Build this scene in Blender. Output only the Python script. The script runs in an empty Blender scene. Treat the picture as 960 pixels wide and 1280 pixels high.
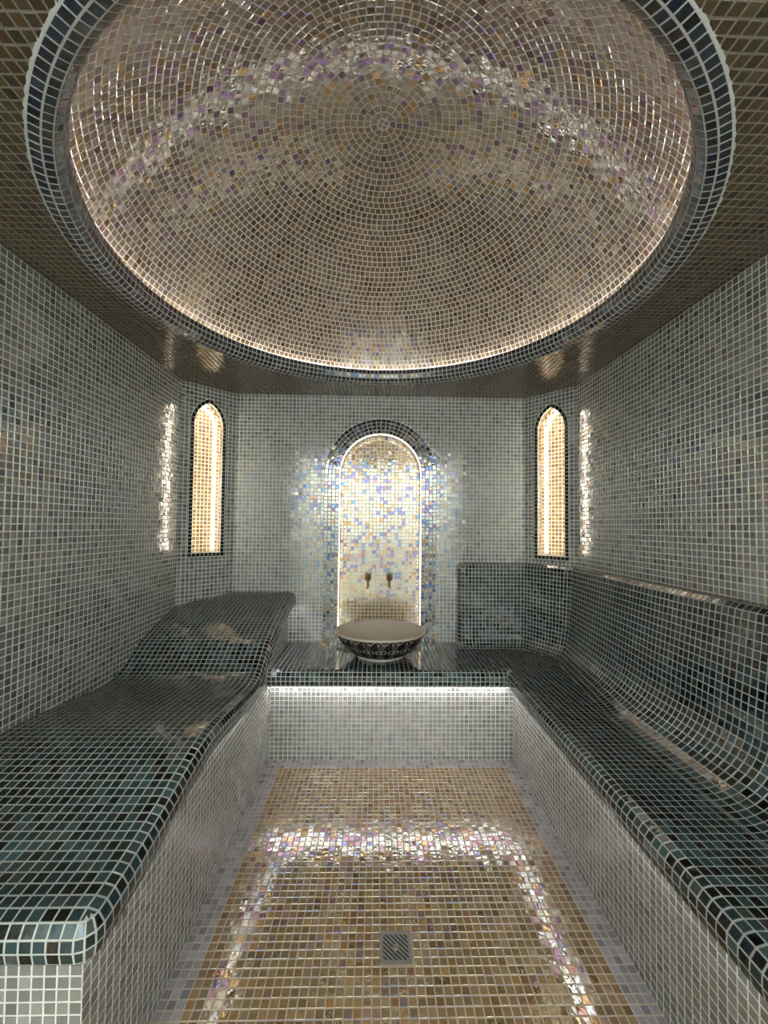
import bpy, bmesh, math
import numpy as np
from mathutils import Matrix, Vector

SC = bpy.context.scene
COL = SC.collection
RNG = np.random.default_rng(7)
PI = math.pi

# ------------------------------------------------------------------ camera, world, exposure
CAM = np.array([0.0, 0.0, 1.2375])
CR = np.array([0.99973268, -0.0206151, 0.01046842])
CU = np.array([-0.01112142, -0.03182048, 0.99943172])
CF = np.array([0.02027028, 0.99928098, 0.03204124])
FPX = 511.3
cam = bpy.data.objects.new('camera', bpy.data.cameras.new('camera'))
COL.objects.link(cam)
cam.data.sensor_fit = 'VERTICAL'
cam.data.sensor_height = 36.0
cam.data.lens = FPX / 1280.0 * 36.0
cam.data.clip_start = 0.02
cam.matrix_world = Matrix(((CR[0], CU[0], -CF[0], CAM[0]), (CR[1], CU[1], -CF[1], CAM[1]), (CR[2], CU[2], -CF[2], CAM[2]), (0, 0, 0, 1)))
SC.camera = cam

world = bpy.data.worlds.new('world')
SC.world = world
world.use_nodes = True
world.node_tree.nodes['Background'].inputs[0].default_value = (0.8, 0.9, 0.88, 1)
world.node_tree.nodes['Background'].inputs[1].default_value = 0.05

SC.view_settings.view_transform = 'Standard'
SC.view_settings.look = 'None'
SC.view_settings.gamma = 1.0
SC.view_settings.exposure = 0.0
SC.cycles.max_bounces = 8
SC.cycles.diffuse_bounces = 5
SC.cycles.glossy_bounces = 4
SC.cycles.caustics_reflective = False
SC.cycles.caustics_refractive = False
SC.cycles.sample_clamp_indirect = 4.0
SC.cycles.blur_glossy = 0.5

# light levels
L_COVE, L_SHELF, L_BENCH, L_LOUNGER, L_ARCH, L_SIDE = 44.0, 48.0, 18.0, 10.0, 11.0, 46.0
W_CORRIDOR = 360.0


# ------------------------------------------------------------------ room dimensions (metres)
XL, XR, YB, YF, ZC = -1.144, 1.185, 2.633, 0.27, 2.073
BLX, BRX, CLY, CRY = -0.905, 0.967, 2.390, 2.370        # where the chamfer walls start and end
FLX, FRX, FBY = -0.546, 0.744, 2.196                      # faces of the benches down on the floor
DCX, DCY, RO = 0.012, 1.453, 0.968                        # dome centre and outer rim
T = 0.0240                                                # tile pitch
SEAT = 0.49
ROOM = (0.0, 1.3, 1.4)                                    # a point in the middle of the room
LOFT = 0.0007                                             # how far tiles stand out of the grout


# ------------------------------------------------------------------ materials
def nodes_of(name):
    m = bpy.data.materials.new(name)
    m.use_nodes = True
    nt = m.node_tree
    return m, nt, nt.nodes['Principled BSDF']


def ramp(nt, src, stops, mode='CONSTANT'):
    r = nt.nodes.new('ShaderNodeValToRGB')
    r.color_ramp.interpolation = mode
    el = r.color_ramp.elements
    while len(el) > 1:
        el.remove(el[-1])
    el[0].position = stops[0][0]
    el[0].color = (*stops[0][1], 1)
    for p, c in stops[1:]:
        e = el.new(p)
        e.color = (*c, 1)
    nt.links.new(src, r.inputs[0])
    return r.outputs[0]


# oil films by share of tiles, as the wavelength (nm) each film extinguishes: silver, lavender, yellow, blue, pink
FILM = [(0, 270), (0.30, 320), (0.56, 575), (0.70, 245), (0.80, 450), (0.88, 625), (0.95, 525), (0.975, 270)]
PALE = [(0, 270), (0.30, 310), (0.60, 590), (0.74, 245), (0.86, 450), (0.92, 270), (0.985, 620)]
NICHE = [(0, 270), (0.40, 320), (0.66, 580), (0.78, 245), (0.88, 445), (0.94, 630), (0.975, 520)]


def glass_tile(name, stops, film=FILM, rough=(0.06, 0.2), ior=1.5, film_ior=1.7, wave=0.25, jitter=0.25, scale=60.0):
    """Glossy glass mosaic: each tile its own shade, its own oil-film thickness and a slightly wavy face."""
    m, nt, b = nodes_of(name)
    n = nt.nodes
    at = n.new('ShaderNodeAttribute')
    at.attribute_name = 'tile_rnd'
    sep = n.new('ShaderNodeSeparateColor')
    nt.links.new(at.outputs['Color'], sep.inputs[0])
    col = ramp(nt, sep.outputs[0], stops)
    geo = n.new('ShaderNodeNewGeometry')
    # jitter of value, tile by tile
    mr = n.new('ShaderNodeMapRange')
    mr.inputs[3].default_value = 1 - jitter
    mr.inputs[4].default_value = 1 + jitter
    nt.links.new(sep.outputs[2], mr.inputs[0])
    # cloudy glass inside a tile
    cl = n.new('ShaderNodeTexNoise')
    cl.inputs['Scale'].default_value = 140.0
    cl.inputs['Detail'].default_value = 1.0
    nt.links.new(geo.outputs['Position'], cl.inputs['Vector'])
    cm = n.new('ShaderNodeMapRange')
    cm.inputs[3].default_value = 0.8
    cm.inputs[4].default_value = 1.2
    nt.links.new(cl.outputs[0], cm.inputs[0])
    mu = n.new('ShaderNodeMath')
    mu.operation = 'MULTIPLY'
    nt.links.new(mr.outputs[0], mu.inputs[0])
    nt.links.new(cm.outputs[0], mu.inputs[1])
    vm = n.new('ShaderNodeVectorMath')
    vm.operation = 'SCALE'
    nt.links.new(col, vm.inputs[0])
    nt.links.new(mu.outputs[0], vm.inputs['Scale'])
    nt.links.new(vm.outputs[0], b.inputs['Base Color'])
    fr = ramp(nt, sep.outputs[1], [(p, (t / (2000.0 * film_ior),) * 3) for p, t in film])
    ft = n.new('ShaderNodeMath')
    ft.operation = 'MULTIPLY'
    ft.inputs[1].default_value = 1000.0
    nt.links.new(fr, ft.inputs[0])
    nt.links.new(ft.outputs[0], b.inputs['Thin Film Thickness'])
    b.inputs['Thin Film IOR'].default_value = film_ior
    b.inputs['IOR'].default_value = ior
    rr = n.new('ShaderNodeMapRange')
    rr.inputs[3].default_value = rough[0]
    rr.inputs[4].default_value = rough[1]
    nt.links.new(sep.outputs[2], rr.inputs[0])
    nt.links.new(rr.outputs[0], b.inputs['Roughness'])
    nz = n.new('ShaderNodeTexNoise')
    nz.inputs['Scale'].default_value = scale
    nz.inputs['Detail'].default_value = 1.5
    nt.links.new(geo.outputs['Position'], nz.inputs['Vector'])
    bp = n.new('ShaderNodeBump')
    bp.inputs['Strength'].default_value = wave
    bp.inputs['Distance'].default_value = 0.004
    nt.links.new(nz.outputs[0], bp.inputs['Height'])
    nt.links.new(bp.outputs[0], b.inputs['Normal'])
    return m


def plain(name, color, rough=0.6, metal=0.0, noise=0.0, scale=40.0, bump=0.0):
    m, nt, b = nodes_of(name)
    b.inputs['Roughness'].default_value = rough
    b.inputs['Metallic'].default_value = metal
    b.inputs['Base Color'].default_value = (*color, 1)
    if noise:
        geo = nt.nodes.new('ShaderNodeNewGeometry')
        nz = nt.nodes.new('ShaderNodeTexNoise')
        nz.inputs['Scale'].default_value = scale
        nz.inputs['Detail'].default_value = 4
        nt.links.new(geo.outputs['Position'], nz.inputs['Vector'])
        c = ramp(nt, nz.outputs[0], [(0.3, tuple(x * (1 - noise) for x in color)), (0.7, tuple(min(1, x * (1 + noise)) for x in color))], 'LINEAR')
        nt.links.new(c, b.inputs['Base Color'])
        if bump:
            bp = nt.nodes.new('ShaderNodeBump')
            bp.inputs['Strength'].default_value = bump
            bp.inputs['Distance'].default_value = 0.001
            nt.links.new(nz.outputs[0], bp.inputs['Height'])
            nt.links.new(bp.outputs[0], b.inputs['Normal'])
    return m


def glow(name, color, strength):
    m, nt, b = nodes_of(name)
    b.inputs['Base Color'].default_value = (0.8, 0.8, 0.8, 1)
    b.inputs['Emission Color'].default_value = (*color, 1)
    b.inputs['Emission Strength'].default_value = strength
    return m


GROUT = plain('grout', (0.68, 0.68, 0.64), 0.85, 0, 0.08, 90.0, 0.3)
BENCH_GROUT = plain('bench_grout', (0.43, 0.44, 0.415), 0.8, 0, 0.1, 90.0, 0.3)
FLOOR_GROUT = plain('floor_grout', (0.36, 0.30, 0.225), 0.8, 0, 0.1, 90.0, 0.3)
DOME_GROUT = plain('dome_grout', (0.52, 0.47, 0.43), 0.85, 0, 0.08, 90.0, 0.3)
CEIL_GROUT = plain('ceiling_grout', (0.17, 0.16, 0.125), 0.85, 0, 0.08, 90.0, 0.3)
WALL_TILE = glass_tile('wall_glass_tile', [(0, (0.118, 0.130, 0.119)), (0.35, (0.15, 0.163, 0.151)), (0.65, (0.18, 0.193, 0.181)), (0.90, (0.068, 0.078, 0.073))], rough=(0.08, 0.2), wave=0.10)
BENCH_TILE = glass_tile('bench_glass_tile', [(0, (0.006, 0.017, 0.019)), (0.25, (0.012, 0.030, 0.033)), (0.45, (0.026, 0.052, 0.055)), (0.60, (0.0015, 0.002, 0.0025)), (0.90, (0.03, 0.037, 0.035))], rough=(0.05, 0.14), wave=0.16, jitter=0.35, film_ior=1.56)
NAVY_TILE = glass_tile('navy_glass_tile', [(0, (0.008, 0.011, 0.018)), (0.4, (0.014, 0.02, 0.032)), (0.75, (0.005, 0.006, 0.009))], rough=(0.06, 0.2), wave=0.14)
BLACK_TILE = glass_tile('black_glass_tile', [(0, (0.005, 0.005, 0.006)), (0.5, (0.010, 0.010, 0.012))], rough=(0.1, 0.25), wave=0.1)
GOLD = [(0, (0.20, 0.132, 0.050)), (0.3, (0.24, 0.165, 0.066)), (0.6, (0.16, 0.10, 0.034)), (0.85, (0.27, 0.195, 0.095))]
BROWN = [(0, (0.150, 0.094, 0.038)), (0.3, (0.18, 0.118, 0.051)), (0.6, (0.118, 0.07, 0.026)), (0.85, (0.20, 0.138, 0.069))]
GOLD_TILE = glass_tile('gold_glass_tile', GOLD, film=NICHE, rough=(0.05, 0.16), wave=0.22, film_ior=1.88)
FLOOR_TILE = glass_tile('floor_glass_tile', BROWN, rough=(0.06, 0.18), wave=0.22, film_ior=1.82)
DOME_TILE = glass_tile('dome_glass_tile', [(0, (0.118, 0.083, 0.046)), (0.35, (0.145, 0.105, 0.062)), (0.65, (0.080, 0.050, 0.022)), (0.8, (0.165, 0.127, 0.084))], film=PALE, rough=(0.05, 0.16), wave=0.22, film_ior=2.0)
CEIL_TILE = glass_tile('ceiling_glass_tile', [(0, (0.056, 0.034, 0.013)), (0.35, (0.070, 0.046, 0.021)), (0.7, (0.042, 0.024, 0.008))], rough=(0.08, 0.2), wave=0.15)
FACE_TILE = glass_tile('pale_glass_tile', [(0, (0.18, 0.182, 0.17)), (0.35, (0.215, 0.217, 0.203)), (0.7, (0.15, 0.152, 0.14))], rough=(0.1, 0.25), wave=0.1)
BORDER_TILE = glass_tile('slate_border_tile', [(0, (0.165, 0.16, 0.172)), (0.4, (0.20, 0.195, 0.207)), (0.8, (0.135, 0.135, 0.147))], rough=(0.25, 0.4), wave=0.1, film_ior=1.45)
PLASTER = plain('white_plaster', (0.75, 0.77, 0.74), 0.8, 0, 0.04)
CONCRETE = plain('screed', (0.45, 0.45, 0.42), 0.9, 0, 0.1)
STEEL = plain('brushed_steel', (0.27, 0.26, 0.25), 0.42, 0.8, 0.15, 160.0, 0.2)
SLOT_SHADE = plain('drain_slot_shade', (0.012, 0.012, 0.012), 0.9)  # near black: the shade inside the drain, put into the colour
BRONZE = plain('aged_bronze', (0.16, 0.085, 0.035), 0.35, 0.9, 0.3, 120.0)
CERAMIC = plain('cream_ceramic', (0.50, 0.44, 0.38), 0.28, 0, 0.03)


# ------------------------------------------------------------------ object helpers
def mesh_np(name, v, faces, mats, mat_idx=None, rnd=None):
    """One mesh out of numpy quads (faces: F x 4)."""
    me = bpy.data.meshes.new(name)
    v = np.asarray(v, np.float32).reshape(-1, 3)
    f = np.asarray(faces, np.int32)
    k = f.shape[1]
    me.vertices.add(len(v))
    me.vertices.foreach_set('co', v.ravel())
    me.loops.add(f.size)
    me.loops.foreach_set('vertex_index', f.ravel())
    me.polygons.add(len(f))
    me.polygons.foreach_set('loop_start', np.arange(0, f.size, k, dtype=np.int32))
    me.polygons.foreach_set('loop_total', np.full(len(f), k, np.int32))
    for m in mats:
        me.materials.append(m)
    if mat_idx is not None:
        me.polygons.foreach_set('material_index', np.asarray(mat_idx, np.int32))
    if rnd is not None:
        a = me.attributes.new('tile_rnd', 'FLOAT_COLOR', 'FACE')
        a.data.foreach_set('color', np.asarray(rnd, np.float32).ravel())
    me.update(calc_edges=True)
    me.shade_flat()
    return me


def link(name, me, parent=None):
    o = bpy.data.objects.new(name, me)
    COL.objects.link(o)
    if parent is not None:
        o.parent = parent
        root = parent
        while root.parent is not None:
            root = root.parent
        if parent is root:
            o.matrix_parent_inverse = Matrix.Translation(-root.location)
    return o


def tag(o, label, cat, kind=None, group=None):
    o['label'] = label
    o['category'] = cat
    if kind:
        o['kind'] = kind
    if group:
        o['group'] = group
    return o


def empty(name, loc=(0, 0, 0)):
    o = bpy.data.objects.new(name, None)
    o.empty_display_size = 0.05
    COL.objects.link(o)
    o.location = loc
    return o


def from_bm(name, bm, mat, parent=None, smooth=False):
    bmesh.ops.recalc_face_normals(bm, faces=bm.faces)
    me = bpy.data.meshes.new(name)
    bm.to_mesh(me)
    bm.free()
    me.materials.append(mat)
    if smooth:
        me.shade_smooth()
    return link(name, me, parent)


def bm_box(bm, lo, hi):
    r = bmesh.ops.create_cube(bm, size=1.0)
    for v in r['verts']:
        v.co = Vector([lo[i] + (v.co[i] + 0.5) * (hi[i] - lo[i]) for i in range(3)])
    return r['verts']


def bm_plate(bm, outer, hole, to3, d0, d1):
    """A plate with an optional hole, OUTER and HOLE in 2D; to3(a, b, depth) gives the place in the room."""
    rings = [outer] + ([hole] if hole is not None else [])
    for depth in (d0, d1):
        edges = []
        for ring in rings:
            vs = [bm.verts.new(to3(a, b, depth)) for a, b in ring]
            edges += [bm.edges.new((vs[i], vs[(i + 1) % len(vs)])) for i in range(len(vs))]
        bmesh.ops.triangle_fill(bm, edges=edges, use_beauty=True)
    for ring in rings:
        a = [bm.verts.new(to3(x, y, d0)) for x, y in ring]
        b = [bm.verts.new(to3(x, y, d1)) for x, y in ring]
        for i in range(len(ring)):
            j = (i + 1) % len(ring)
            bm.faces.new((a[i], a[j], b[j], b[i]))
    bmesh.ops.remove_doubles(bm, verts=bm.verts, dist=1e-5)


def project(p):
    q = np.asarray(p) - CAM
    d = q @ CF
    ok = d > 0.05
    dd = np.where(ok, d, 1.0)
    return np.stack([480 + FPX * (q @ CR) / dd, 640 - FPX * (q @ CU) / dd], -1), ok


# ------------------------------------------------------------------ the mosaic
class Mosaic:
    """Cells of a mosaic: four corners each, counter-clockwise seen from the front."""

    def __init__(self):
        self.c, self.m, self.flat = [], [], []

    def add(self, cells, mat, flat=False, face=None):
        cells = np.asarray(cells, float).reshape(-1, 4, 3)
        if face is not None and len(cells):                # turn every cell to face this point
            n = np.cross(cells[:, 2] - cells[:, 0], cells[:, 3] - cells[:, 1])
            back = ((np.asarray(face) - cells.mean(1)) * n).sum(1) < 0
            cells[back] = cells[back][:, ::-1]
        self.c.append(cells)
        self.m += [mat] * len(cells)
        self.flat += [flat] * len(cells)

    def grid(self, P, mat, keep=None, flat=False, face=None):
        P = np.asarray(P, float)
        q = np.stack([P[:-1, :-1], P[1:, :-1], P[1:, 1:], P[:-1, 1:]], 2).reshape(-1, 4, 3)
        if keep is not None:
            q = q[np.asarray(keep).reshape(-1)]
        self.add(q, mat, flat, face)

    @staticmethod
    def solid(c, gap, tilt, rnd_lift):
        """Verts (N,8,3) of the tiles over the cells."""
        nx = np.roll(c, -1, 1) - c
        nx /= np.maximum(np.linalg.norm(nx, axis=2, keepdims=True), 1e-9)
        pv = np.roll(c, 1, 1) - c
        pv /= np.maximum(np.linalg.norm(pv, axis=2, keepdims=True), 1e-9)
        nrm = np.cross(c[:, 2] - c[:, 0], c[:, 3] - c[:, 1])
        nrm /= np.maximum(np.linalg.norm(nrm, axis=1, keepdims=True), 1e-12)
        base = c + (nx + pv) * gap / 2
        top = c + (nx + pv) * (gap / 2 + 0.0011)
        e1 = np.array([-1, 1, 1, -1.0])
        e2 = np.array([-1, -1, 1, 1.0])
        lift = LOFT + rnd_lift[:, None] + 0.01 * (tilt[:, :1] * e1 + tilt[:, 1:] * e2)
        return np.concatenate([base - nrm[:, None] * 0.001, top + nrm[:, None] * lift[:, :, None]], 1), nrm

    F = np.array([[4, 5, 6, 7], [0, 1, 5, 4], [1, 2, 6, 5], [2, 3, 7, 6], [3, 0, 4, 7]])

    def build(self, parent, gap=0.0027, tilt=0.010, most=300, min_px=9.0, field='tile_field'):
        c = np.concatenate(self.c)
        m = np.array(self.m, object)
        flat = np.array(self.flat)
        # drop slivers
        e = np.linalg.norm(np.roll(c, -1, 1) - c, axis=2)
        ok = e.min(1) > 0.0045
        c, m, flat = c[ok], m[ok], flat[ok]
        N = len(c)
        mats = list(dict.fromkeys(m))
        mi = np.array([mats.index(x) for x in m])
        # which show largest
        uv, front = project(c)
        x, y = uv[..., 0], uv[..., 1]
        area = 0.5 * np.abs((x[:, 2] - x[:, 0]) * (y[:, 3] - y[:, 1]) - (x[:, 3] - x[:, 1]) * (y[:, 2] - y[:, 0]))
        cen = c.mean(1)
        nr = np.cross(c[:, 2] - c[:, 0], c[:, 3] - c[:, 1])
        see = front.all(1) & (((CAM - cen) * nr).sum(1) > 0)
        see &= (x.max(1) > 2) & (x.min(1) < 958) & (y.max(1) > 2) & (y.min(1) < 1278)
        area = np.where(see, area, 0)
        order = np.argsort(-area)[:most]
        single = np.zeros(N, bool)
        single[order[area[order] > min_px ** 2]] = True
        tl = RNG.normal(0, tilt, (N, 2))
        rl = RNG.normal(0, 0.00012, N)
        rn = RNG.random((N, 4))
        rest = np.where(~single)[0]
        if len(rest):
            v, _ = self.solid(c[rest], gap, tl[rest], rl[rest])
            f = (self.F[None] + 8 * np.arange(len(rest))[:, None, None]).reshape(-1, 4)
            me = mesh_np(field, v, f, mats, np.repeat(mi[rest], 5), np.repeat(rn[rest], 5, 0))
            o = link(field, me, parent)
            o['kind'] = 'stuff'
        # one by one; alike flat tiles share a few meshes
        pool = {}
        for i in np.where(single)[0]:
            q = c[i]
            o3 = q.mean(0)
            size = (round(float(np.linalg.norm(q[1] - q[0])), 4), round(float(np.linalg.norm(q[2] - q[1])), 4))
            square = flat[i] and abs(np.linalg.norm(q[2] - q[0]) - np.linalg.norm(q[3] - q[1])) < 1e-5
            if square:
                ax = (q[1] - q[0]) / np.linalg.norm(q[1] - q[0])
                az = np.cross(q[2] - q[0], q[3] - q[1])
                az /= np.linalg.norm(az)
                ay = np.cross(az, ax)
                key = (mi[i], size, int(rn[i, 0] * 5.999), int(rn[i, 1] * 3.999))
                if key not in pool:
                    lc = np.stack([(q - o3) @ ax, (q - o3) @ ay, (q - o3) @ az], 1)
                    v, _ = self.solid(lc[None], gap, tl[i:i + 1], rl[i:i + 1])
                    pool[key] = mesh_np('tile', v, self.F, [mats[mi[i]]], None, np.repeat(rn[i:i + 1], 5, 0))
                o = link('tile', pool[key], parent)
                M = Matrix(((ax[0], ay[0], az[0], o3[0]), (ax[1], ay[1], az[1], o3[1]), (ax[2], ay[2], az[2], o3[2]), (0, 0, 0, 1)))
                o.matrix_basis = M
            else:
                v, _ = self.solid(c[i:i + 1] - o3, gap, tl[i:i + 1], rl[i:i + 1])
                o = link('tile', mesh_np('tile', v, self.F, [mats[mi[i]]], None, np.repeat(rn[i:i + 1], 5, 0)), parent)
                o.location = o3


def sheet(P):
    """Quads of a grid of points as (verts, faces)."""
    P = np.asarray(P, float)
    a, b = P.shape[:2]
    ix = np.arange(a * b).reshape(a, b)
    f = np.stack([ix[:-1, :-1], ix[1:, :-1], ix[1:, 1:], ix[:-1, 1:]], -1).reshape(-1, 4)
    return P.reshape(-1, 3), f


def sheets_obj(name, sheets, mat, parent):
    vs, fs, n = [], [], 0
    for P in sheets:
        v, f = sheet(P)
        vs.append(v)
        fs.append(f + n)
        n += len(v)
    return link(name, mesh_np(name, np.concatenate(vs), np.concatenate(fs), [mat]), parent)


def steps(a, b, pitch=T):
    return np.linspace(a, b, max(1, int(round(abs(b - a) / pitch))) + 1)


def plane_grid(us, vs, f):
    return np.array([[f(u, v) for v in vs] for u in us], float)


class Arch:
    """Outline of a niche: straight sides, and two arcs of radius rho that meet over its middle s0."""

    def __init__(self, s0, half, zb, zs, rho):
        self.s0, self.half, self.zb, self.zs, self.rho = s0, half, zb, zs, rho
        self.c = rho - half

    def end(self, off):
        return math.acos(self.c / (self.rho + off))

    def outline(self, off, n_side, n_arc):
        p = []
        for z in np.linspace(self.zb, self.zs, n_side + 1):
            p.append((self.s0 - self.half - off, z))
        e = self.end(off)
        r = self.rho + off
        for k in range(1, n_arc + 1):
            t = e * k / n_arc
            p.append((self.s0 + self.c - r * math.cos(t), self.zs + r * math.sin(t)))
        q = [(2 * self.s0 - s, z) for s, z in p[-2::-1]]
        return np.array(p + q)

    def inside(self, s, z, off, bottom=0.0):
        if z < self.zb - bottom:
            return False
        if z <= self.zs:
            return abs(s - self.s0) < self.half + off
        d = s - self.s0
        cx = self.c if d < 0 else -self.c
        return math.hypot(d - cx, z - self.zs) < self.rho + off

    def push(self, s, z, off, bottom=0.0):
        """The point moved out onto the outline if it is inside."""
        if not self.inside(s, z, off, bottom):
            return s, z
        d = s - self.s0
        if bottom and z < self.zb - bottom + 0.5 * T and abs(d) < self.half + off - 0.4 * T:
            return s, self.zb - bottom
        if z <= self.zs:
            return self.s0 + math.copysign(self.half + off, d), z
        cx = self.c if d < 0 else -self.c
        a = math.atan2(z - self.zs, d - cx)
        return self.s0 + cx + (self.rho + off) * math.cos(a), self.zs + (self.rho + off) * math.sin(a)


def wall_with_niche(wall, to3, s_edges, z_edges, arch, border, mat_wall, mat_border, depth, mat_back, mat_reveal, bottom_border, n_side, n_arc, hide=None, cavity=0.0, d0=0.0):
    """Tiles of a wall around its niche, the niche's border, reveal and back. to3(s, z, d): d into the wall."""
    off = border * T
    bot = T if bottom_border else 0.0
    mos = Mosaic()
    cells = []
    for i in range(len(s_edges) - 1):
        for j in range(len(z_edges) - 1):
            sc, zc = (s_edges[i] + s_edges[i + 1]) / 2, (z_edges[j] + z_edges[j + 1]) / 2
            if arch.inside(sc, zc, off - 0.007, bot) or (hide and hide(sc, zc)):
                continue
            q = [arch.push(s_edges[a], z_edges[b], off, bot) for a, b in ((i, j), (i + 1, j), (i + 1, j + 1), (i, j + 1))]
            cells.append([to3(s, z, 0) for s, z in q])
    mos.add(cells, mat_wall, False, ROOM)
    mos.build(wall)
    # border
    nb = Mosaic()
    for k in range(border):
        a, b = arch.outline(k * T, n_side, n_arc), arch.outline((k + 1) * T, n_side, n_arc)
        P = np.array([[to3(*x, -0.0008) for x in a], [to3(*x, -0.0008) for x in b]]).transpose(1, 0, 2)
        nb.grid(P, mat_border, None, False, ROOM)
    if bottom_border:
        ss = steps(arch.s0 - arch.half - off, arch.s0 + arch.half + off)
        nb.grid(plane_grid(ss, (arch.zb - T, arch.zb), lambda s, z: to3(s, z, -0.0008)), mat_border, None, False, ROOM)
    nb.build(wall, field='niche_border')
    # niche: back panel and reveal
    o = arch.outline(0.012 + cavity, 2, 24)
    bm = bmesh.new()
    bm_plate(bm, [(s, z) for s, z in o], None, to3, depth, depth + 0.03)
    niche = from_bm('niche', bm, GROUT, wall)
    bk = Mosaic()
    ss, zz = steps(arch.s0 - arch.half - cavity, arch.s0 + arch.half + cavity), steps(arch.zb, arch.zs + math.sqrt((arch.rho + cavity) ** 2 - arch.c ** 2))
    cells = []
    for i in range(len(ss) - 1):
        for j in range(len(zz) - 1):
            q = [(ss[a], zz[b]) for a, b in ((i, j), (i + 1, j), (i + 1, j + 1), (i, j + 1))]
            if sum(arch.inside(s, z, 0.004 + cavity) for s, z in q) < 3:
                continue
            cells.append([to3(s, z, depth) for s, z in q])
    bk.add(cells, mat_back, False, ROOM)
    a = arch.outline(cavity, n_side, n_arc)
    nd = max(1, int(round((depth - d0) / T)))
    P = np.array([[to3(s, z, d) for d in np.linspace(d0, depth, nd + 1)] for s, z in a])
    bk.grid(P, mat_reveal, None, False, to3(arch.s0, (arch.zb + arch.zs) / 2, depth / 2))
    bk.build(niche)
    return niche


# ------------------------------------------------------------------ setting: floor
floor = link('floor', mesh_np('floor', np.zeros((3, 3)), np.array([[0, 1, 2]]), [FLOOR_GROUT]))
bm = bmesh.new()
bm_box(bm, (XL - 0.1, YF - 0.1, -0.08), (XR + 0.1, YB + 0.1, 0.0))
bm.to_mesh(floor.data)
bm.free()
tag(floor, 'gold brown mosaic floor with a grey border along the benches', 'floor', 'structure')
mos = Mosaic()
xs, ys = steps(FLX, FRX), steps(YF, FBY)
DRAIN = (0.0725, 1.238, 0.0455)
P = plane_grid(xs, ys, lambda x, y: (x, y, 0))
cxs, cys = (xs[:-1] + xs[1:]) / 2, (ys[:-1] + ys[1:]) / 2
gx, gy = np.meshgrid(cxs, cys, indexing='ij')
nodrain = ~((np.abs(gx - DRAIN[0]) < DRAIN[2] + 0.008) & (np.abs(gy - DRAIN[1]) < DRAIN[2] + 0.008))
edge = (gx < FLX + 3.1 * T) | (gx > FRX - 3.1 * T) | (gy > FBY - 3.1 * T)
mos.grid(P, FLOOR_TILE, nodrain & ~edge, True)
mos.grid(P, BORDER_TILE, nodrain & edge, True)
mos.build(floor, tilt=0.012, gap=0.0023)
mos = Mosaic()
mos.grid(plane_grid(steps(XL, FLX), steps(YF, 0.81), lambda x, y: (x, y, 0)), FLOOR_TILE)
mos.build(floor)


# ------------------------------------------------------------------ the two benches' shapes (walls skip what they hide)
_py = [0.70, 0.80, 0.92, 1.05, 1.18, 1.29, 1.40, 1.50, 1.65, 1.78, 1.87, 1.95, 2.03, 2.16, 2.38, 2.64, 2.75]
_pz = [0.508, 0.511, 0.522, 0.543, 0.572, 0.588, 0.586, 0.577, 0.560, 0.549, 0.558, 0.608, 0.662, 0.707, 0.764, 0.805, 0.82]
_fy = np.linspace(0.6, 2.8, 881)
_fz = np.interp(_fy, _py, _pz)
_k = np.exp(-0.5 * (np.arange(-24, 25) / 11.0) ** 2)
_fz = np.convolve(np.pad(_fz, 24, mode='edge'), _k / _k.sum(), 'valid')


def lounger_z(y):
    return float(np.interp(y, _fy, _fz))


def chamfer_left_x(y):
    """X of the left chamfer wall at depth y (the wall itself in front of it)."""
    return XL if y <= CLY else XL + (y - CLY) * (BLX - XL) / (YB - CLY)


BACK_TOP = 1.005
PANEL_X = 0.545                                           # where the backrest starts along the back wall


# ------------------------------------------------------------------ setting: walls
def box_struct(name, lo, hi, label, cat='wall', mat=GROUT):
    bm = bmesh.new()
    bm_box(bm, lo, hi)
    o = from_bm(name, bm, mat)
    return tag(o, label, cat, 'structure')


z_edges = steps(ZC, 0.0)[::-1]
wl = box_struct('wall_left', (XL - 0.1, YF - 0.1, -0.05), (XL, CLY + 0.1, ZC), 'grey green mosaic wall running along the reclined lounger')
mos = Mosaic()
ye = steps(CLY, YF)[::-1]
P = plane_grid(ye, z_edges, lambda y, z: (XL, y, z))
keep = np.array([[z > lounger_z(y) - 0.012 or y < 0.75 for z in (z_edges[:-1] + z_edges[1:]) / 2] for y in (ye[:-1] + ye[1:]) / 2])
mos.grid(P, WALL_TILE, keep, True, ROOM)
mos.build(wl)

wr = box_struct('wall_right', (XR, YF - 0.1, -0.05), (XR + 0.1, CRY + 0.1, ZC), 'grey mosaic wall rising above the long backrest')
mos = Mosaic()
ye = steps(CRY, YF)[::-1]
P = plane_grid(ye, z_edges, lambda y, z: (XR, y, z))
keep = np.array([[z > BACK_TOP - 0.015 for z in (z_edges[:-1] + z_edges[1:]) / 2] for y in ye[:-1]])
mos.grid(P, WALL_TILE, keep, True, ROOM)
mos.build(wr)


def tag_wall(o, label):
    return tag(o, label, 'wall', 'structure')


# back wall with the tall round-headed niche
ARCH = Arch(0.029, 0.266, 0.545, 1.564, 0.266)
b3 = lambda s, z, d: (s, YB + d, z)
bm = bmesh.new()
bm_plate(bm, [(BLX - 0.15, -0.05), (BRX + 0.15, -0.05), (BRX + 0.15, ZC), (BLX - 0.15, ZC)], list(ARCH.outline(0.0, 2, 24)), b3, 0.0, 0.12)
wb = tag_wall(from_bm('wall_back', bm, GROUT), 'pale grey green mosaic wall holding the tall round arched niche')


def hide_back(s, z):
    if z < SEAT - 0.012:
        return True
    if s > PANEL_X + 0.012 and z < BACK_TOP - 0.015:
        return True
    return s < FLX - 0.01 and z < 0.79


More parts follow.
